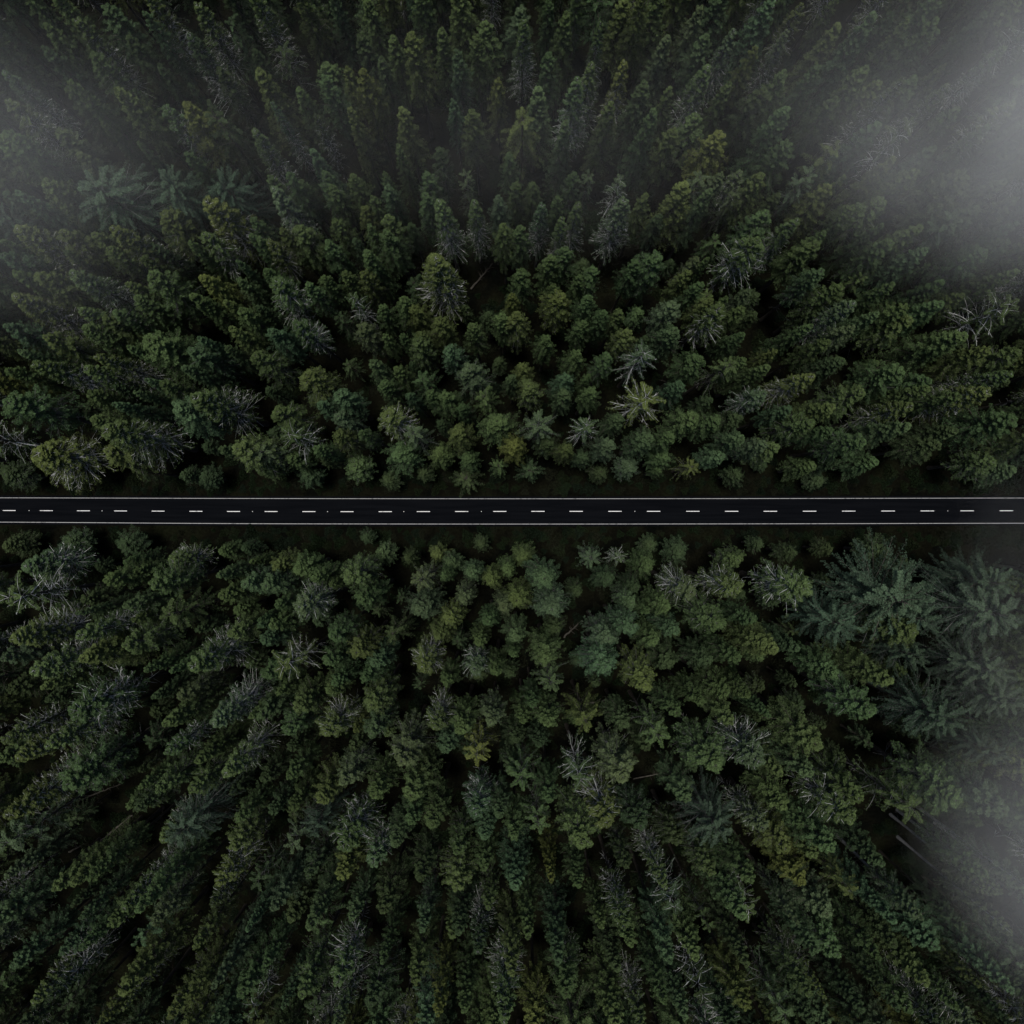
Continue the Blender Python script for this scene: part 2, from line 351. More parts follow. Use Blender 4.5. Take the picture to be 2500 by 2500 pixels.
# ------------------------------------------------------------------ the trees one can tell apart in the photograph
# per tile of the picture: tip x, tip y, crown width (tile pixels), kind, tone, bareness
TILES = {
(0, 400): '110 460 300 p o 2;140 190 190 r t 0;20 210 150 r t 0;450 520 250 r o 1;680 530 190 r o 1;840 450 260 p o 1;790 630 190 r o 1;1040 690 150 r g 0;1200 370 260 r o 1;1515 270 290 p y 2;1490 510 220 r g 2;1390 570 150 r g 0;1840 520 160 r g 0;1740 710 120 r t 0;90 790 200 r g 0;290 810 240 r o 0;10 650 200 r t 1;0 560 150 r g 0;520 790 240 p t 2;940 860 190 r o 0;1090 820 270 r g 1;1110 600 200 r d 0;1470 800 220 r y 0;1410 960 210 p g 0;1650 1010 160 r o 0;1780 1060 190 r g 0;590 1070 200 p g 1;70 990 280 p o 2;10 930 120 r t 0;770 1150 200 r o 0;860 1090 200 r g 0;620 1200 220 r g 0;990 1000 220 r g 0;1090 1270 320 r g 0;1460 1280 150 r t 0;1690 1230 200 r o 0;20 1180 200 r t 1;300 1280 220 r o 1;1760 850 160 r t 0;1920 790 120 r y 0;650 110 560 b t 1;1180 90 420 b t 0;1600 90 380 b t 0;330 130 250 r o 0;1850 400 150 r g 0;470 640 120 r t 0;-60 330 300 b t 0;210 330 200 r d 0;260 720 180 r d 0',
(620, 400): '110 90 160 r g 0;130 200 240 p w 2;250 70 170 r g 0;340 120 140 r g 0;520 70 180 r g 1;570 160 160 r g 0;720 80 170 r g 0;980 160 170 r t 0;960 60 120 r g 0;870 240 150 r o 0;800 320 160 r o 0;590 410 170 r g 0;310 470 220 r o 0;200 480 150 r o 0;80 570 190 r o 2;1000 370 190 r g 1;1000 500 200 r g 0;850 450 140 r g 0;820 620 200 p g 0;540 570 170 r g 0;740 550 110 r t 0;1270 60 170 r g 1;1270 210 180 r g 1;1390 270 230 p g 2;1560 60 150 s w 2;1610 240 190 p g 2;1330 680 350 p o 2;1850 450 200 r g 0;1800 240 170 r w 0;1150 440 120 r d 0;660 800 160 r o 0;80 780 160 r g 0;30 540 160 r g 0;510 830 150 r g 0;800 800 170 r o 1;150 890 260 r g 2;390 880 170 r g 1;700 960 190 s g 1;930 1050 150 r g 0;1070 980 180 r g 0;1190 1040 200 r o 0;1340 1150 190 r o 0;1890 770 150 r g 0;1900 960 130 r y 0;1830 1100 180 r g 0;1610 1190 160 r o 0;810 1190 190 r w 1;130 1210 190 r t 0;320 1160 200 r g 2;1090 1260 120 r g 0;1220 1250 150 r o 0;960 1260 120 r g 0;20 1050 150 r d 0;620 1120 150 s d 0',
(1240, 400): '490 60 150 r g 1;60 140 150 r g 0;190 140 130 r g 0;250 290 170 p t 1;370 240 130 r g 0;520 280 170 p g 2;600 60 150 s w 2;400 390 150 p g 2;90 460 170 r g 0;860 270 230 p w 2;820 70 180 s w 2;1330 130 240 p y 0;1480 210 180 p t 0;1450 80 200 s w 2;1580 70 160 r w 0;1860 80 220 r o 0;1900 340 230 r g 1;1700 190 140 s w 2;1020 220 150 r o 0;1120 380 150 r d 0;1820 560 300 r o 2;1110 650 240 r g 1;950 720 160 r g 0;1480 690 120 p g 0;1400 690 150 r w 1;640 750 180 r g 1;410 620 180 r g 0;310 680 170 r g 0;70 790 190 r g 0;530 830 140 r g 0;1330 790 150 r o 0;1430 880 160 r g 0;340 890 140 r g 0;370 970 230 r y 1;30 970 110 r y 0;600 980 170 r g 0;80 1090 210 r o 1;830 1090 150 r o 0;710 1090 160 r g 0;1230 1010 220 r w 1;1500 1000 150 r o 0;1550 1060 240 r g 2;1730 1060 160 r g 0;1780 930 140 r w 0;1620 980 110 r g 0;560 1170 160 r g 0;880 1220 190 r o 1;1240 1200 200 r t 0;290 1280 160 r g 0;1740 1250 130 r g 0;1640 1280 120 r d 0;1020 1280 120 r d 0',
(1860, 400): '40 110 150 r o 0;40 370 160 r g 0;360 70 200 s w 2;500 170 220 r o 0;620 80 130 r o 0;680 310 170 r o 1;880 270 230 r g 1;1150 60 220 r o 0;1500 100 300 r w 0;470 500 170 r g 0;400 570 230 r o 0;900 440 140 r g 0;1150 450 240 r g 0;960 570 210 r g 1;1210 620 220 p t 0;1450 400 260 s w 2;1350 290 180 r w 1;1640 640 240 r g 1;1900 430 160 r t 0;1600 300 240 r w 0;460 790 200 r t 1;600 900 210 r g 1;760 820 150 s o 0;960 900 180 r g 0;1370 850 190 r g 0;1240 740 100 r g 0;1490 990 180 r o 0;1350 1030 240 r g 0;1880 1030 320 s o 1;1900 800 180 r g 0;1700 830 150 r d 0;690 1050 230 p w 2;1090 1030 190 r g 0;860 1100 170 r t 0;1080 1140 220 r o 1;1510 1250 280 r g 0;370 1190 160 r g 0;420 1070 160 r d 0;500 1310 160 r g 0;680 1200 170 r w 1;860 1010 120 r d 0;1780 100 220 r w 0;260 390 220 r g 2;130 220 160 r d 0;1900 250 200 r w 1;1850 560 180 r g 1',
(0, 820): '700 140 210 p o 1;620 230 220 p g 1;940 80 160 r g 0;130 110 170 r t 0;230 200 240 r g 2;1390 110 240 r t 1;1340 230 170 r t 0;1660 80 120 r t 0;1890 130 130 r o 0;1070 320 140 r t 0;1180 350 170 r o 1;980 410 130 r t 0;830 370 140 r d 0;630 440 190 r o 0;830 500 160 r t 0;670 600 190 r o 0;20 500 330 r g 1;40 250 160 r g 0;1440 460 310 p g 2;1300 520 290 r t 0;750 700 340 p o 2;240 860 360 p y 2;780 850 260 r o 1;1730 830 290 r o 1;1620 830 140 r t 0;1500 1040 200 r d 0;30 1020 250 r d 1;1030 1000 160 s d 0;1340 1020 150 r d 0',
(620, 820): '20 140 220 r o 1;370 290 270 r o 1;480 500 160 r t 0;600 430 220 r t 0;870 190 170 r t 0;1050 240 150 r g 0;1160 200 100 r d 0;1190 50 210 r o 1;1440 100 180 r t 1;1590 230 230 r w 1;1230 300 180 s g 0;950 350 160 r g 0;1140 430 110 r t 0;1410 430 200 r g 0;1290 420 140 r g 0;1530 520 130 r g 0;1710 440 200 s g 0;150 560 240 r g 1;620 580 190 r w 1;960 580 250 r o 2;630 720 180 r o 1;780 710 130 r g 1;230 730 260 s g 1;450 830 150 r g 0;260 900 170 r g 0;500 900 130 r d 0;1170 710 210 s w 1;1370 640 120 r d 0;1490 710 200 r o 0;1780 640 250 r g 0;1060 850 240 r g 0;1350 870 180 r g 0;1570 900 160 r g 0;1890 820 180 r o 0;1800 950 160 s g 0;740 970 270 r g 1;380 1020 200 r d 0;1560 1050 240 s d 0;1240 1010 150 r d 0;980 1060 160 r d 0;20 960 170 r g 0;40 830 200 s w 2;1900 300 130 r t 0',
(1240, 820): '510 140 180 r g 0;740 150 170 r g 1;1030 120 240 s w 2;1390 160 220 r g 0;1630 200 220 s o 1;1750 170 150 r g 0;110 220 160 r o 0;170 350 210 r o 1;430 290 180 r t 0;420 420 160 r t 0;600 290 100 r g 0;620 400 160 r g 0;1040 430 330 s y 1;1280 360 160 r t 0;1880 440 210 r w 2;240 630 270 s w 2;610 650 210 s t 1;820 600 160 r t 0;1370 610 230 r g 0;1540 620 190 r g 0;1710 600 160 r d 0;50 790 200 r y 0;290 780 170 r d 0;440 820 150 r o 0;560 890 140 r d 0;740 800 180 r w 0;1030 760 200 r t 0;1210 740 160 r g 0;1750 760 190 r t 0;900 960 210 r w 1;1160 890 170 r g 0;1370 960 190 s y 1;1560 890 190 r t 0;160 990 200 s d 0;1120 990 110 r g 0;1900 800 160 r w 1;690 1000 160 r d 0;1700 1020 170 r d 0;1500 470 130 r d 0',
(1860, 820): '470 60 150 s t 1;60 220 180 r o 0;110 110 120 r o 0;390 280 220 r o 2;600 180 190 r d 0;60 440 170 r g 0;1040 260 240 r g 0;1240 310 200 r g 1;1230 400 200 r g 0;760 390 220 r o 1;560 520 230 r o 0;210 540 150 r t 0;370 620 230 r g 1;520 690 150 r g 0;1120 510 220 r o 2;1090 660 220 r t 0;1680 120 200 r o 0;1910 130 220 r o 1;1840 260 220 r g 2;1700 400 270 r o 2;1470 420 180 r g 0;1880 600 290 r g 0;1440 700 190 r d 0;780 780 220 r g 1;120 810 190 r o 1;390 960 190 r g 0;850 930 210 r g 0;560 930 170 r d 0;1310 800 210 r d 0;1720 920 250 r g 1;1870 990 200 r t 0;430 1070 170 r d 0',
(0, 1240): '180 430 310 p t 1;900 270 230 r o 0;1250 390 260 r g 2;980 470 140 r g 0;910 400 150 r g 0;1620 320 160 r g 0;1790 300 140 r o 0;1840 400 110 r g 0;760 520 200 r g 0;1100 560 250 r g 1;1600 500 160 r t 0;1790 590 210 r t 1;1640 640 180 r g 0;20 690 330 s o 2;910 740 190 r t 0;970 830 130 r g 0;1230 790 260 s o 0;600 680 160 r d 0;560 780 120 r t 0;70 1000 300 p o 2;550 960 250 r g 2;930 1020 260 r o 1;1680 940 200 r o 0;580 1120 260 p o 0;1060 1200 160 r g 0;1250 1210 150 r g 0;1390 1170 300 r g 2;240 1210 300 r o 2;20 1130 200 r w 1;30 280 200 r d 0;500 260 250 r d 1;1900 870 120 r t 0;1880 1240 160 r y 0;1450 900 130 r d 0',
(620, 1240): '150 430 180 r o 0;310 440 210 r g 0;440 520 160 r g 0;50 580 230 r t 1;680 520 250 r o 1;790 660 220 r g 0;930 340 190 r t 0;560 570 110 r g 0;350 740 250 r w 2;160 720 150 r g 0;120 870 170 r g 0;60 980 180 r t 0;30 830 120 r g 0;550 940 210 r g 1;740 1050 230 r o 1;870 1130 190 r t 0;210 1180 280 s o 1;60 1250 200 r g 0;520 1150 190 r g 0;830 1260 190 r g 0;590 1300 160 r g 0;1230 540 230 s w 1;1230 740 230 r w 0;1340 340 160 r o 0;1450 420 150 r t 0;1400 510 130 r g 0;1600 480 160 r t 0;1740 540 160 r y 0;1670 260 140 r o 0;1870 460 150 r g 0;1540 680 160 r w 1;1450 820 190 r y 1;1720 840 160 r g 0;1840 740 160 r w 0;1350 940 180 r o 0;1650 1000 140 r g 0;1210 1170 230 r o 2;1610 1200 210 r w 2;1780 1220 150 r g 0;1900 950 170 r g 0;1410 1300 150 r g 0;820 220 130 r d 0;1130 370 140 r d 0;1010 940 200 s d 0',
(1240, 1240): '110 360 190 r g 0;280 520 240 r t 0;30 490 140 r g 0;620 360 230 s w 2;830 370 170 s w 1;1040 430 200 r g 0;1050 270 160 r d 0;1270 320 220 r d 0;1700 380 220 r g 1;1360 600 250 r w 2;1690 600 250 r o 2;1860 270 130 r o 0;740 530 180 r d 0;950 590 150 r d 0;920 700 160 r t 1;1030 770 120 r g 0;1190 730 190 r g 0;1560 860 280 r g 1;1810 830 170 r g 0;90 700 200 r y 0;350 740 250 r w 1;520 620 130 r d 0;890 900 220 r t 1;1240 910 170 r t 0;1090 990 180 r g 0;740 960 200 r w 1;60 960 180 r t 0;290 1100 260 r o 0;360 900 150 r d 0;740 1160 260 r t 1;1200 1150 210 r d 0;1480 1130 200 r d 0;1700 1120 190 r g 0;1880 1010 200 r o 0;1030 1290 250 r y 1;320 1290 230 s t 1;40 1090 120 r g 0',
(1860, 1240): '330 610 330 r o 2;240 330 170 r d 0;510 310 150 r d 0;110 1070 230 r o 0;270 1040 190 r d 0;540 1220 220 r g 0;1080 720 680 b t 0;640 860 430 b t 0;1270 830 420 b w 0;1180 1120 300 b t 0;1850 800 600 b w 1;1790 1230 420 b w 1;1820 560 400 b t 0;950 1280 260 r o 0;900 330 260 r d 0;1130 930 300 r o 1',
(0, 1660): '540 250 350 r g 2;300 60 180 r o 0;100 580 260 r o 2;330 480 260 r o 2;10 440 200 r o 2;470 750 350 r g 1;40 1000 300 p o 1;20 1230 300 s w 2;1190 330 240 r o 0;1560 310 260 r w 2;1220 530 190 r g 2;1430 620 200 r g 0;1620 690 240 r o 2;1170 830 200 r g 1;1020 800 150 r g 0;1420 830 200 r g 1;1280 1180 400 b w 1;1000 960 180 r d 1;1750 1040 160 r g 0;1840 280 150 r g 0;1700 1250 220 r o 1;1120 130 150 r d 0;1310 130 180 r w 1;60 80 200 r d 0;340 150 180 r d 0',
(620, 1660): '330 210 220 r o 0;220 380 220 r g 1;540 400 250 r o 2;60 270 200 r t 0;170 100 130 r g 0;550 90 180 r g 0;860 190 250 r o 1;850 400 200 r t 1;740 380 120 r o 0;1330 360 210 r o 2;1530 390 200 r g 0;1750 340 200 r w 1;1640 580 240 s y 2;1430 530 190 r t 0;1090 600 270 r w 1;1410 70 150 r g 0;260 510 140 r d 0;720 510 150 r d 0;250 720 170 r g 0;660 780 230 r w 1;490 870 200 r o 0;880 850 200 r g 0;1160 890 250 r o 0;1150 1060 180 r g 0;270 950 160 r g 0;1320 1080 220 r o 0;1630 980 240 r t 2;1810 1010 180 r t 0;1700 1170 180 r t 0;660 1230 290 r g 2;430 1140 260 b w 1;1040 1230 200 r t 0;260 1230 220 s w 1;1900 1130 160 r g 0;1900 700 140 r t 0;1900 460 150 r d 0;60 740 160 r d 0;120 980 150 r d 0;1250 720 190 r d 0',
(1240, 1660): '320 320 210 r g 0;590 340 240 s y 0;180 190 140 r g 0;110 310 150 r g 0;1120 430 270 s g 2;860 330 200 r d 0;1030 510 150 r d 0;1240 240 200 r g 0;1430 170 180 r g 0;1600 120 200 r g 0;1780 120 160 r g 0;1660 300 210 r o 0;1550 630 330 r g 1;1880 610 300 r w 2;110 750 260 s g 1;540 750 270 s t 2;60 450 170 r d 0;320 900 190 r g 0;730 1080 300 r o 2;850 740 300 r w 1;230 1070 220 s g 1;50 1160 190 r g 0;560 1220 330 r g 1;970 1070 260 r d 1;1610 1150 400 b w 1;1320 880 200 r t 0;1880 1120 220 r w 2;1260 1200 200 r d 1;230 480 160 r d 0',
(1860, 1660): '830 240 310 r g 1;60 270 140 r g 0;430 460 330 r o 0;1420 330 480 b t 1;1880 200 400 b w 1;360 700 190 r t 0;150 690 200 r o 0;170 940 240 r g 0;740 890 260 r g 1;650 1030 300 r o 2;1160 990 330 s o 2;1450 900 360 r g 1;1780 980 330 r w 0;300 1080 160 r g 0;520 1240 260 r g 0;190 1250 260 r o 1;1800 600 300 b w 0',
}
K = 640 / 1932
rng = random.Random(5)
LIST = []
for (ox, oy), txt in TILES.items():
    for e in txt.split(';'):
        x, y, wd, kd, tn, pl = e.split()
        LIST.append(dict(px=ox + float(x) * K, py=oy + float(y) * K, w=float(wd) * K, kind=kd, tone=tn, pale=int(pl)))
# drop doubles where tiles overlap
keep = []
for d in sorted(LIST, key=lambda d: -d['w']):
    if all((d['px'] - q['px']) ** 2 + (d['py'] - q['py']) ** 2 > (0.33 * (min(d['w'], 120) + min(q['w'], 120)) / 2) ** 2 for q in keep if q['kind'] != 'b' and d['kind'] != 'b'):
        keep.append(d)
for d in keep:      # towards the sides of the picture the crowns show their pointed tips
    if d['kind'] == 'r' and d['pale'] != 1 and abs(d['px'] - 1250) > 620 and rng.random() < .55: d['kind'] = 'p'
LIST = [d for d in keep if abs(d['py'] - 1248) > 62]
for d in LIST:
    big = (d['w'] - 65) / 40
    h = 26.5 + 2.2 * max(-1.6, min(2.2, big)) + rng.uniform(-1.2, 1.2)
    if d['kind'] == 'p': h += 1.2
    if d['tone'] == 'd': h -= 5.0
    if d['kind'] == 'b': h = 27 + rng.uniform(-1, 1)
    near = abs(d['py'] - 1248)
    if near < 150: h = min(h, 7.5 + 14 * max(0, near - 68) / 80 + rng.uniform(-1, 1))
    if near < 92: d['tone'] = 'd'  # shade along the road put into the crown colour
    if near < 125: d['w'] *= .85
    d['h'] = h
    d['x'], d['y'] = at(d['px'], d['py'], h)
    d['R'] = 0.5 * d['w'] * (CH - 0.7 * h) / FPX * (1.24 if d['kind'] in 'rp' else 1.06)
    d['rot'] = rng.uniform(0, 6.283)

def tint(tone, r):
    c = TONE[tone]; v = r.uniform(.86, 1.16); j = r.uniform(-.08, .08)
    return (c[0] * v * (1 + j), c[1] * v, c[2] * v * (1 - j))

conifers = sorted([d for d in LIST if d['kind'] != 'b'], key=lambda d: -d['w'] * (0.75 if d['tone'] == 'd' else 1))
indiv = conifers[:292] + [d for d in LIST if d['kind'] == 'b']
rest = conifers[292:]
# pale bare trunks standing at the edge of the gap in the lower right corner: given by the foot of the trunk
for i, (bx, by) in enumerate(((2196, 2006), (2213, 1994), (2263, 1986), (2306, 2026), (2214, 2062), (2062, 2058))):
    x, y = at(bx, by, 3.0); h = 27 + (i * 1.7) % 4
    indiv.append(dict(px=bx, py=by, w=88, kind='k', tone='w', pale=0, h=h, x=x, y=y, R=2.5 + .2 * (i % 3), rot=i * 1.3, foot=True))

WN = ['', 'one', 'two', 'three', 'four', 'five', 'six', 'seven', 'eight', 'nine', 'ten', 'eleven', 'twelve', 'thirteen', 'fourteen']
def locate(d, half=False):
    k = min(range(27), key=lambda i: abs(DX[i] - d['px']))
    dash = 'middle dash' if k == 13 else ('%s dash from left' % ORD[k + 1] if k < 13 else '%s dash from right' % ORD[27 - k])
    q = abs(d['py'] - 1248) / 62.0
    side = 'above' if d['py'] < 1248 else 'below'
    if half:
        hh = max(1, round(q * 2)); num = WN[hh // 2] + (' and a half' if hh % 2 else '') if hh > 1 else 'half a'
    else: num = WN[max(1, round(q))]
    return '%s road width%s %s %s' % (num, '' if num in ('one', 'half a') else 's', side, dash)
def look(d):
    kd = d['kind']; s = TNAME[d['tone']] + ' '
    if kd == 'b': s = 'broad feathery ' + s + 'fir'
    elif kd == 'k': return 'conifer on tall pale bare trunk, foot'
    else:
        s += dict(r='', p='pointed ', s='star-shaped ')[kd] + 'conifer'
        if kd == 'r': s = ('big ' if d['w'] > 82 else ('small ' if d['w'] < 56 else '')) + s
    if d['pale'] == 2: s = 'white-limbed ' + s
    return s
seen = {}
for d in indiv: seen.setdefault(look(d) + ', ' + locate(d), []).append(d)
used = set()
for lab, ds in list(seen.items()):
    for d in ds:
        l = lab if len(ds) == 1 else look(d) + ', ' + locate(d, True)
        if l in used:
            o2 = [q for q in indiv if q is not d and q.get('label') == l][0]
            dx, dy = d['px'] - o2['px'], d['py'] - o2['py']
            wa, wb = (('right', 'left') if dx > 0 else ('left', 'right')) if abs(dx) > abs(dy) else (('lower', 'upper') if dy > 0 else ('upper', 'lower'))
            if abs(dx) > abs(dy): o2['label'] = wb + ' ' + o2['label']; l = wa + ' ' + l
            else: o2['label'] = wb + ' ' + o2['label']; l = wa + ' ' + l
        if len(l.split()) > 16: l = l.replace('white-limbed ', '')
        if len(l.split()) > 16: l = l.replace('road widths', 'widths')
        used.add(l); d['label'] = l

def variant_for(d):
    if d['kind'] == 'k': return 'k0a'
    ks = BYK[d['kind'] + str(d['pale'])]
    return ks[rng.randrange(len(ks))]
for d in indiv:
    v = VAR[variant_for(d)]
    kd = d['kind']; nm = 'fir_tree' if kd == 'b' else 'conifer_tree'
    root = bpy.data.objects.new(nm, None); COL.objects.link(root); root.empty_display_size = 2
    root.location = (d['x'], d['y'], 0)
    root.rotation_euler = (rng.uniform(-.02, .02), rng.uniform(-.02, .02), d['rot'])
    sx = d['R'] / v['R']; root.scale = (sx * rng.uniform(.93, 1.07), sx * rng.uniform(.93, 1.07), d['h'] / v['H'])
    tag(root, d['label'], 'tree', 'broad feathery firs in the forest' if kd == 'b' else ('conifers on pale trunks at the gap' if kd == 'k' else 'conifers of the dense forest'))
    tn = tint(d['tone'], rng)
    if kd == 'b': tn = (tn[0] * .5 + .021, tn[1] * .5 + .034, tn[2] * .5 + .028)
    for part in ('trunk', 'limbs', 'crown'):
        o = bpy.data.objects.new(part, v[part]); COL.objects.link(o); o.parent = root
        if part == 'crown': o['tint'] = tn

# ------------------------------------------------------------------ fallen logs in the clearings
def log(p0, p1, r, label, pale=False):
    a, b = at(*p0), at(*p1); L = math.hypot(b[0] - a[0], b[1] - a[1]); rr = np.random.RandomState(int(p0[0]))
    k = 12; u = np.linspace(0, 1, k)
    path = np.stack([u * L, rr.normal(0, .05, k), np.full(k, r * 1.0) + .25 + .1 * rr.normal(0, .3, k)], -1)[None]
    v1, f1 = tubes(path, (r * (1 - .65 * u) + .02)[None], 8)
    root = bpy.data.objects.new('fallen_log', None); COL.objects.link(root); root.location = (a[0], a[1], 0); root.rotation_euler = (0, 0, math.atan2(b[1] - a[1], b[0] - a[0]))
    mt = M_PALEBARK if pale else M_LOG
    o = bpy.data.objects.new('trunk', np_mesh('trunk', v1, f1, [mt])); COL.objects.link(o); o.parent = root
    n = 14; s = rr.uniform(.35, .98, n); dirs = unit(np.stack([rr.uniform(.1, .6, n), rr.normal(0, 1, n), rr.uniform(0, .8, n)], -1)); ln = rr.uniform(.4, 1.6, n)
    kk = np.linspace(0, 1, 3)[None, :, None]
    st = np.stack([s * L, np.zeros(n), np.full(n, r + .25)], -1)[:, None, :] + dirs[:, None, :] * ln[:, None, None] * kk
    v2, f2 = tubes(st, np.broadcast_to(np.array([.04, .03, .012])[None], (n, 3)), 3)
    o = bpy.data.objects.new('branch_stubs', np_mesh('branch_stubs', v2, f2, [M_LIMB])); COL.objects.link(o); o.parent = root
    tag(root, label, 'log', 'fallen logs on the forest floor')
def tl(ox, oy, x, y): return (ox + x * K, oy + y * K)
log(tl(620, 400, 1600, 930), tl(620, 400, 1760, 740), .22, 'thin dark log lying in the dark gap right of the big olive pointed conifer')
log(tl(0, 1660, 740, 1190), tl(0, 1660, 985, 985), .24, 'brown log lying beside the broad greyish fir at lower left')
log(tl(0, 1660, 930, 490), tl(0, 1660, 1190, 285), .20, 'thin grey log with stubs in upper part of the lower left clearing')
log(tl(0, 1660, 590, 880), tl(0, 1660, 900, 760), .18, 'thin dark log crossing the middle of the lower left clearing')
log(tl(0, 1660, 520, 1260), tl(0, 1660, 660, 1185), .18, 'short brown log low in the lower left clearing')
log(tl(1240, 1660, 560, 175), tl(1240, 1660, 800, 122), .20, 'thin grey log in the gap above the yellowish star-shaped conifer')
log(tl(1240, 1660, 920, 722), tl(1240, 1660, 1140, 680), .16, 'thin log in the dark clearing at lower right of centre')
log(tl(1240, 1240, 410, 950), tl(1240, 1240, 545, 825), .20, 'dark log slanting through the gap below the right half of road')

# ------------------------------------------------------------------ the unnumbered rest of the wood (one object)
vkeys = list(VAR); vidx = {k: i for i, k in enumerate(vkeys)}
proto = bpy.data.collections.new('forest_prototypes')
for i, k in enumerate(vkeys):
    o = bpy.data.objects.new('forest_tree_%02d' % i, VAR[k]['joined']); proto.objects.link(o)

GR = {}
def gput(x, y, r): GR.setdefault((int(x // 8), int(y // 8)), []).append((x, y, r))
def gfree(x, y, r):
    cx, cy = int(x // 8), int(y // 8)
    for i in (-1, 0, 1):
        for j in (-1, 0, 1):
            for (a, b, q) in GR.get((cx + i, cy + j), ()):
                if (a - x) ** 2 + (b - y) ** 2 < (max(r, q)) ** 2: return False
    return True
pts = []
CLEAR = [(1183, 705, 62), (1490, 640, 40), (1588, 1905, 62), (2110, 2030, 95), (290, 1905, 70), (250, 2020, 50), (974, 1480, 34), (1410, 1440, 36), (500, 1210, 30), (200, 1430, 32), (2330, 2065, 105), (2440, 2120, 80), (1870, 690, 34), (1230, 1560, 26), (1690, 600, 30),
         (170, 1075, 45), (860, 960, 26), (1390, 1440, 40), (1560, 1620, 28), (1000, 1560, 26)]
CLW = [(*at(x, y, 6), r * .082) for x, y, r in CLEAR]
def inclear(x, y): return any((x - a) ** 2 + (y - b) ** 2 < r * r for a, b, r in CLW)
for d in indiv: gput(d['x'], d['y'], 3.0 if d['kind'] != 'b' else 4.5)
for d in rest:
    k = variant_for(d); v = VAR[k]; gput(d['x'], d['y'], 2.8)
    pts.append((d['x'], d['y'], vidx[k], d['rot'], d['R'] / v['R'], d['h'] / v['H'], tint(d['tone'], rng)))
mixk = ['r0'] * 8 + ['r1'] * 3 + ['r2'] * 1 + ['p0'] * 7 + ['p2'] * 2 + ['s0'] * 1 + ['s2'] * 1
mixt = 'ggggooottwydd'
# full-height wood beyond the photographed strip
for _ in range(26000):
    x, y = rng.uniform(-175, 175), rng.uniform(-165, 165)
    inner = abs(y) < 58 + rng.uniform(-1, 3) and abs(x) < 90
    if inner or abs(y - .2) < 10.5 or inclear(x, y): continue
    if not gfree(x, y, 4.5): continue
    k = rng.choice(BYK[rng.choice(mixk)]); v = VAR[k]; h = rng.gauss(26.5, 2.6); R = max(1.9, rng.gauss(2.9, .55))
    gput(x, y, 4.3 if rng.random() < .7 else 5.4)
    pts.append((x, y, vidx[k], rng.uniform(0, 6.28), R / v['R'], h / v['H'], tint(rng.choice(mixt), rng)))
# lower trees between the tall ones
for _ in range(4500):
    x, y = rng.uniform(-95, 95), rng.uniform(-62, 62)
    dr = abs(y - .2)
    if dr < 9.0 or inclear(x, y) or not gfree(x, y, 4.2): continue
    lim = 5 + (dr - 8) * .9
    h = min(rng.uniform(10, 16), lim); R = rng.uniform(1.5, 2.5) * min(1, .45 + h / 22)
    k = rng.choice(BYK['r0'] + BYK['s0'] + BYK['r1']); v = VAR[k]; gput(x, y, 3.7)
    pts.append((x, y, vidx[k], rng.uniform(0, 6.28), R / v['R'], h / v['H'], tint(rng.choice('ddddg'), rng)))  # mostly the shade-darkened tint, painting depth below the tall crowns

def gn_scatter(name, coll, P):
    me = bpy.data.meshes.new(name); me.from_pydata([(p[0], p[1], 0) for p in P], [], [])
    a = me.attributes.new('idx', 'INT', 'POINT'); a.data.foreach_set('value', [p[2] for p in P])
    a = me.attributes.new('rotv', 'FLOAT_VECTOR', 'POINT'); a.data.foreach_set('vector', [q for p in P for q in (0., 0., p[3])])
    a = me.attributes.new('sclv', 'FLOAT_VECTOR', 'POINT'); a.data.foreach_set('vector', [q for p in P for q in (p[4], p[4], p[5])])
    a = me.attributes.new('tint', 'FLOAT_VECTOR', 'POINT'); a.data.foreach_set('vector', [q for p in P for q in p[6]])
    o = bpy.data.objects.new(name, me); COL.objects.link(o)
    ng = bpy.data.node_groups.new(name + '_nodes', 'GeometryNodeTree')
    ng.interface.new_socket('Geometry', in_out='INPUT', socket_type='NodeSocketGeometry'); ng.interface.new_socket('Geometry', in_out='OUTPUT', socket_type='NodeSocketGeometry')
    N, L = ng.nodes, ng.links
    gi, go = N.new('NodeGroupInput'), N.new('NodeGroupOutput')
    ci = N.new('GeometryNodeCollectionInfo'); ci.inputs['Collection'].default_value = coll; ci.inputs['Separate Children'].default_value = True; ci.inputs['Reset Children'].default_value = True
    ip = N.new('GeometryNodeInstanceOnPoints'); ip.inputs['Pick Instance'].default_value = True
    def att(nm, ty):
        n = N.new('GeometryNodeInputNamedAttribute'); n.data_type = ty; n.inputs['Name'].default_value = nm; return n.outputs['Attribute']
    L.new(gi.outputs[0], ip.inputs['Points']); L.new(ci.outputs[0], ip.inputs['Instance'])
    L.new(att('idx', 'INT'), ip.inputs['Instance Index']); L.new(att('sclv', 'FLOAT_VECTOR'), ip.inputs['Scale'])
    er = N.new('FunctionNodeEulerToRotation'); L.new(att('rotv', 'FLOAT_VECTOR'), er.inputs[0]); L.new(er.outputs[0], ip.inputs['Rotation'])
    L.new(ip.outputs[0], go.inputs[0])
    md = o.modifiers.new('scatter', 'NODES'); md.node_group = ng
    return o
fo = gn_scatter('forest', proto, pts)
tag(fo, 'dense dark conifer forest filling in between and beyond the nearer trees', 'forest', kind='stuff')

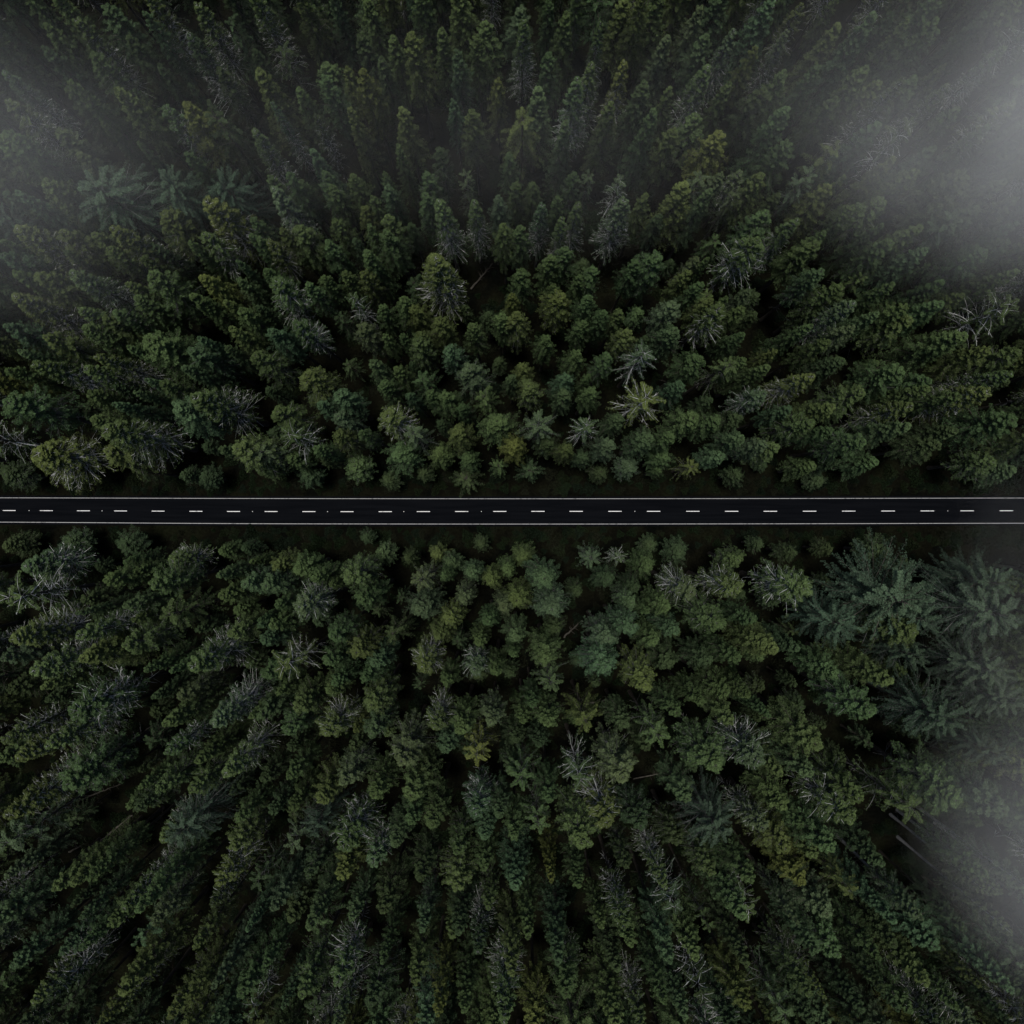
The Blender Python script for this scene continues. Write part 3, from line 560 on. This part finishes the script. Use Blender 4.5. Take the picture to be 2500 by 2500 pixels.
# low undergrowth on the forest floor and along the road verges
def bush_mesh(seed):
    rs = np.random.RandomState(seed); n = 900
    th = rs.uniform(0, 6.28, n); rr = np.sqrt(rs.uniform(0, 1, n)); hz = rs.uniform(.1, 1, n) * (1 - rr ** 2 * .8)
    wob = 1 + .35 * np.sin(3 * th + seed) * rr
    lp = np.stack([rr * np.cos(th) * wob, rr * np.sin(th) * wob, hz * .9], -1)
    ld = unit(np.stack([np.cos(th), np.sin(th), rs.uniform(-.2, .8, n)], -1) + rs.normal(0, .6, (n, 3))); ln = unit(np.array([0, 0, 1.]) + rs.normal(0, .5, (n, 3)))
    L = rs.uniform(.12, .28, n); W = L * .45; sd_ = unit(np.cross(ld, ln))
    V = np.empty((n, 4, 3)); V[:, 0] = lp; V[:, 2] = lp + ld * L[:, None]; mid = lp + ld * (L * .45)[:, None]
    V[:, 1] = mid + sd_ * (W / 2)[:, None]; V[:, 3] = mid - sd_ * (W / 2)[:, None]
    return np_mesh('bush', V.reshape(-1, 3), np.arange(n * 4).reshape(n, 4), [M_FOL], dict(br=rs.uniform(0, 1, n), age=rs.uniform(0, .3, n)))
bc = bpy.data.collections.new('undergrowth_prototypes')
for i in range(4): bc.objects.link(bpy.data.objects.new('bush_%02d' % i, bush_mesh(90 + i)))
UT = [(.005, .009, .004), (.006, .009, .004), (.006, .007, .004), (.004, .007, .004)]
up_ = []
for _ in range(5200):
    x, y = rng.uniform(-125, 125), rng.uniform(-112, 112)
    if abs(y - .2) < 4.3: continue
    s = rng.uniform(.5, 1.5)
    up_.append((x, y, rng.randrange(4), rng.uniform(0, 6.28), s, s * rng.uniform(.5, 1.3), rng.choice(UT)))
for _ in range(900):
    sgn = rng.choice((-1, 1)); x, y = rng.uniform(-160, 160), .2 + sgn * rng.uniform(3.9, 7.5)
    s = rng.uniform(.35, .95)
    up_.append((x, y, rng.randrange(4), rng.uniform(0, 6.28), s, s * rng.uniform(.5, 1.1), rng.choice(UT)))
uo = gn_scatter('undergrowth', bc, up_)
tag(uo, 'dark low undergrowth on the forest floor and along the road verges', 'undergrowth', kind='stuff')

# ------------------------------------------------------------------ mist drifting over the wood towards the corners
def mist(lobes, lo, hi):
    """one closed body of air; its density is the sum of soft round lobes ((x, y, z), (rx, ry, rz), density)"""
    v = [(x, y, z) for z in (lo[2], hi[2]) for y in (lo[1], hi[1]) for x in (lo[0], hi[0])]
    f = [(0, 2, 3, 1), (4, 5, 7, 6), (0, 1, 5, 4), (2, 6, 7, 3), (0, 4, 6, 2), (1, 3, 7, 5)]
    m = bpy.data.materials.new('mist_air'); m.use_nodes = True; N, L = m.node_tree.nodes, m.node_tree.links
    N.remove(N['Principled BSDF'])
    vo = N.new('ShaderNodeVolumePrincipled'); vo.inputs['Color'].default_value = (.99, .99, .97, 1); vo.inputs['Anisotropy'].default_value = -0.25
    tc = N.new('ShaderNodeTexCoord'); nz = N.new('ShaderNodeTexNoise'); nz.inputs['Scale'].default_value = .045; nz.inputs['Detail'].default_value = 4; L.new(tc.outputs['Object'], nz.inputs['Vector'])
    acc = None
    for c, r, dn in lobes:
        a = N.new('ShaderNodeVectorMath'); a.operation = 'SUBTRACT'; L.new(tc.outputs['Object'], a.inputs[0]); a.inputs[1].default_value = c
        b = N.new('ShaderNodeVectorMath'); b.operation = 'DIVIDE'; L.new(a.outputs[0], b.inputs[0]); b.inputs[1].default_value = r
        ln = N.new('ShaderNodeVectorMath'); ln.operation = 'LENGTH'; L.new(b.outputs[0], ln.inputs[0])
        mr = N.new('ShaderNodeMapRange'); mr.interpolation_type = 'SMOOTHERSTEP'; L.new(ln.outputs['Value'], mr.inputs['Value'])
        mr.inputs['From Min'].default_value = 1.0; mr.inputs['From Max'].default_value = 0.0; mr.inputs['To Min'].default_value = 0; mr.inputs['To Max'].default_value = dn
        if acc is None: acc = mr.outputs[0]
        else:
            ad = N.new('ShaderNodeMath'); ad.operation = 'ADD'; L.new(acc, ad.inputs[0]); L.new(mr.outputs[0], ad.inputs[1]); acc = ad.outputs[0]
    k = N.new('ShaderNodeMapRange'); L.new(nz.outputs['Fac'], k.inputs['Value']); k.inputs['From Min'].default_value = .3; k.inputs['From Max'].default_value = .7; k.inputs['To Min'].default_value = .35; k.inputs['To Max'].default_value = 1.65
    mm = N.new('ShaderNodeMath'); mm.operation = 'MULTIPLY'; L.new(acc, mm.inputs[0]); L.new(k.outputs[0], mm.inputs[1])
    L.new(mm.outputs[0], vo.inputs['Density']); L.new(vo.outputs[0], N['Material Output'].inputs['Volume'])
    return mesh_obj('mist', v, f, m)
def lobe(px, py, rx, ry, rz, dn, z=46):
    x, y = at(px, py, z); return ((x, y, z), (rx, ry, rz), dn)
mo = mist([lobe(2720, 220, 62, 38, 24, .011), lobe(2540, 380, 36, 24, 24, .0080), lobe(-60, 410, 40, 30, 24, .0050), lobe(1250, 330, 150, 22, 24, .0012), lobe(2570, 2100, 20, 26, 24, .0085), lobe(2540, 1650, 9, 44, 24, .0032)],
          (-128, -118, 15), (128, 118, 71))
tag(mo, 'thin mist lying over the wood, thickest at the upper right corner', 'mist', kind='stuff')
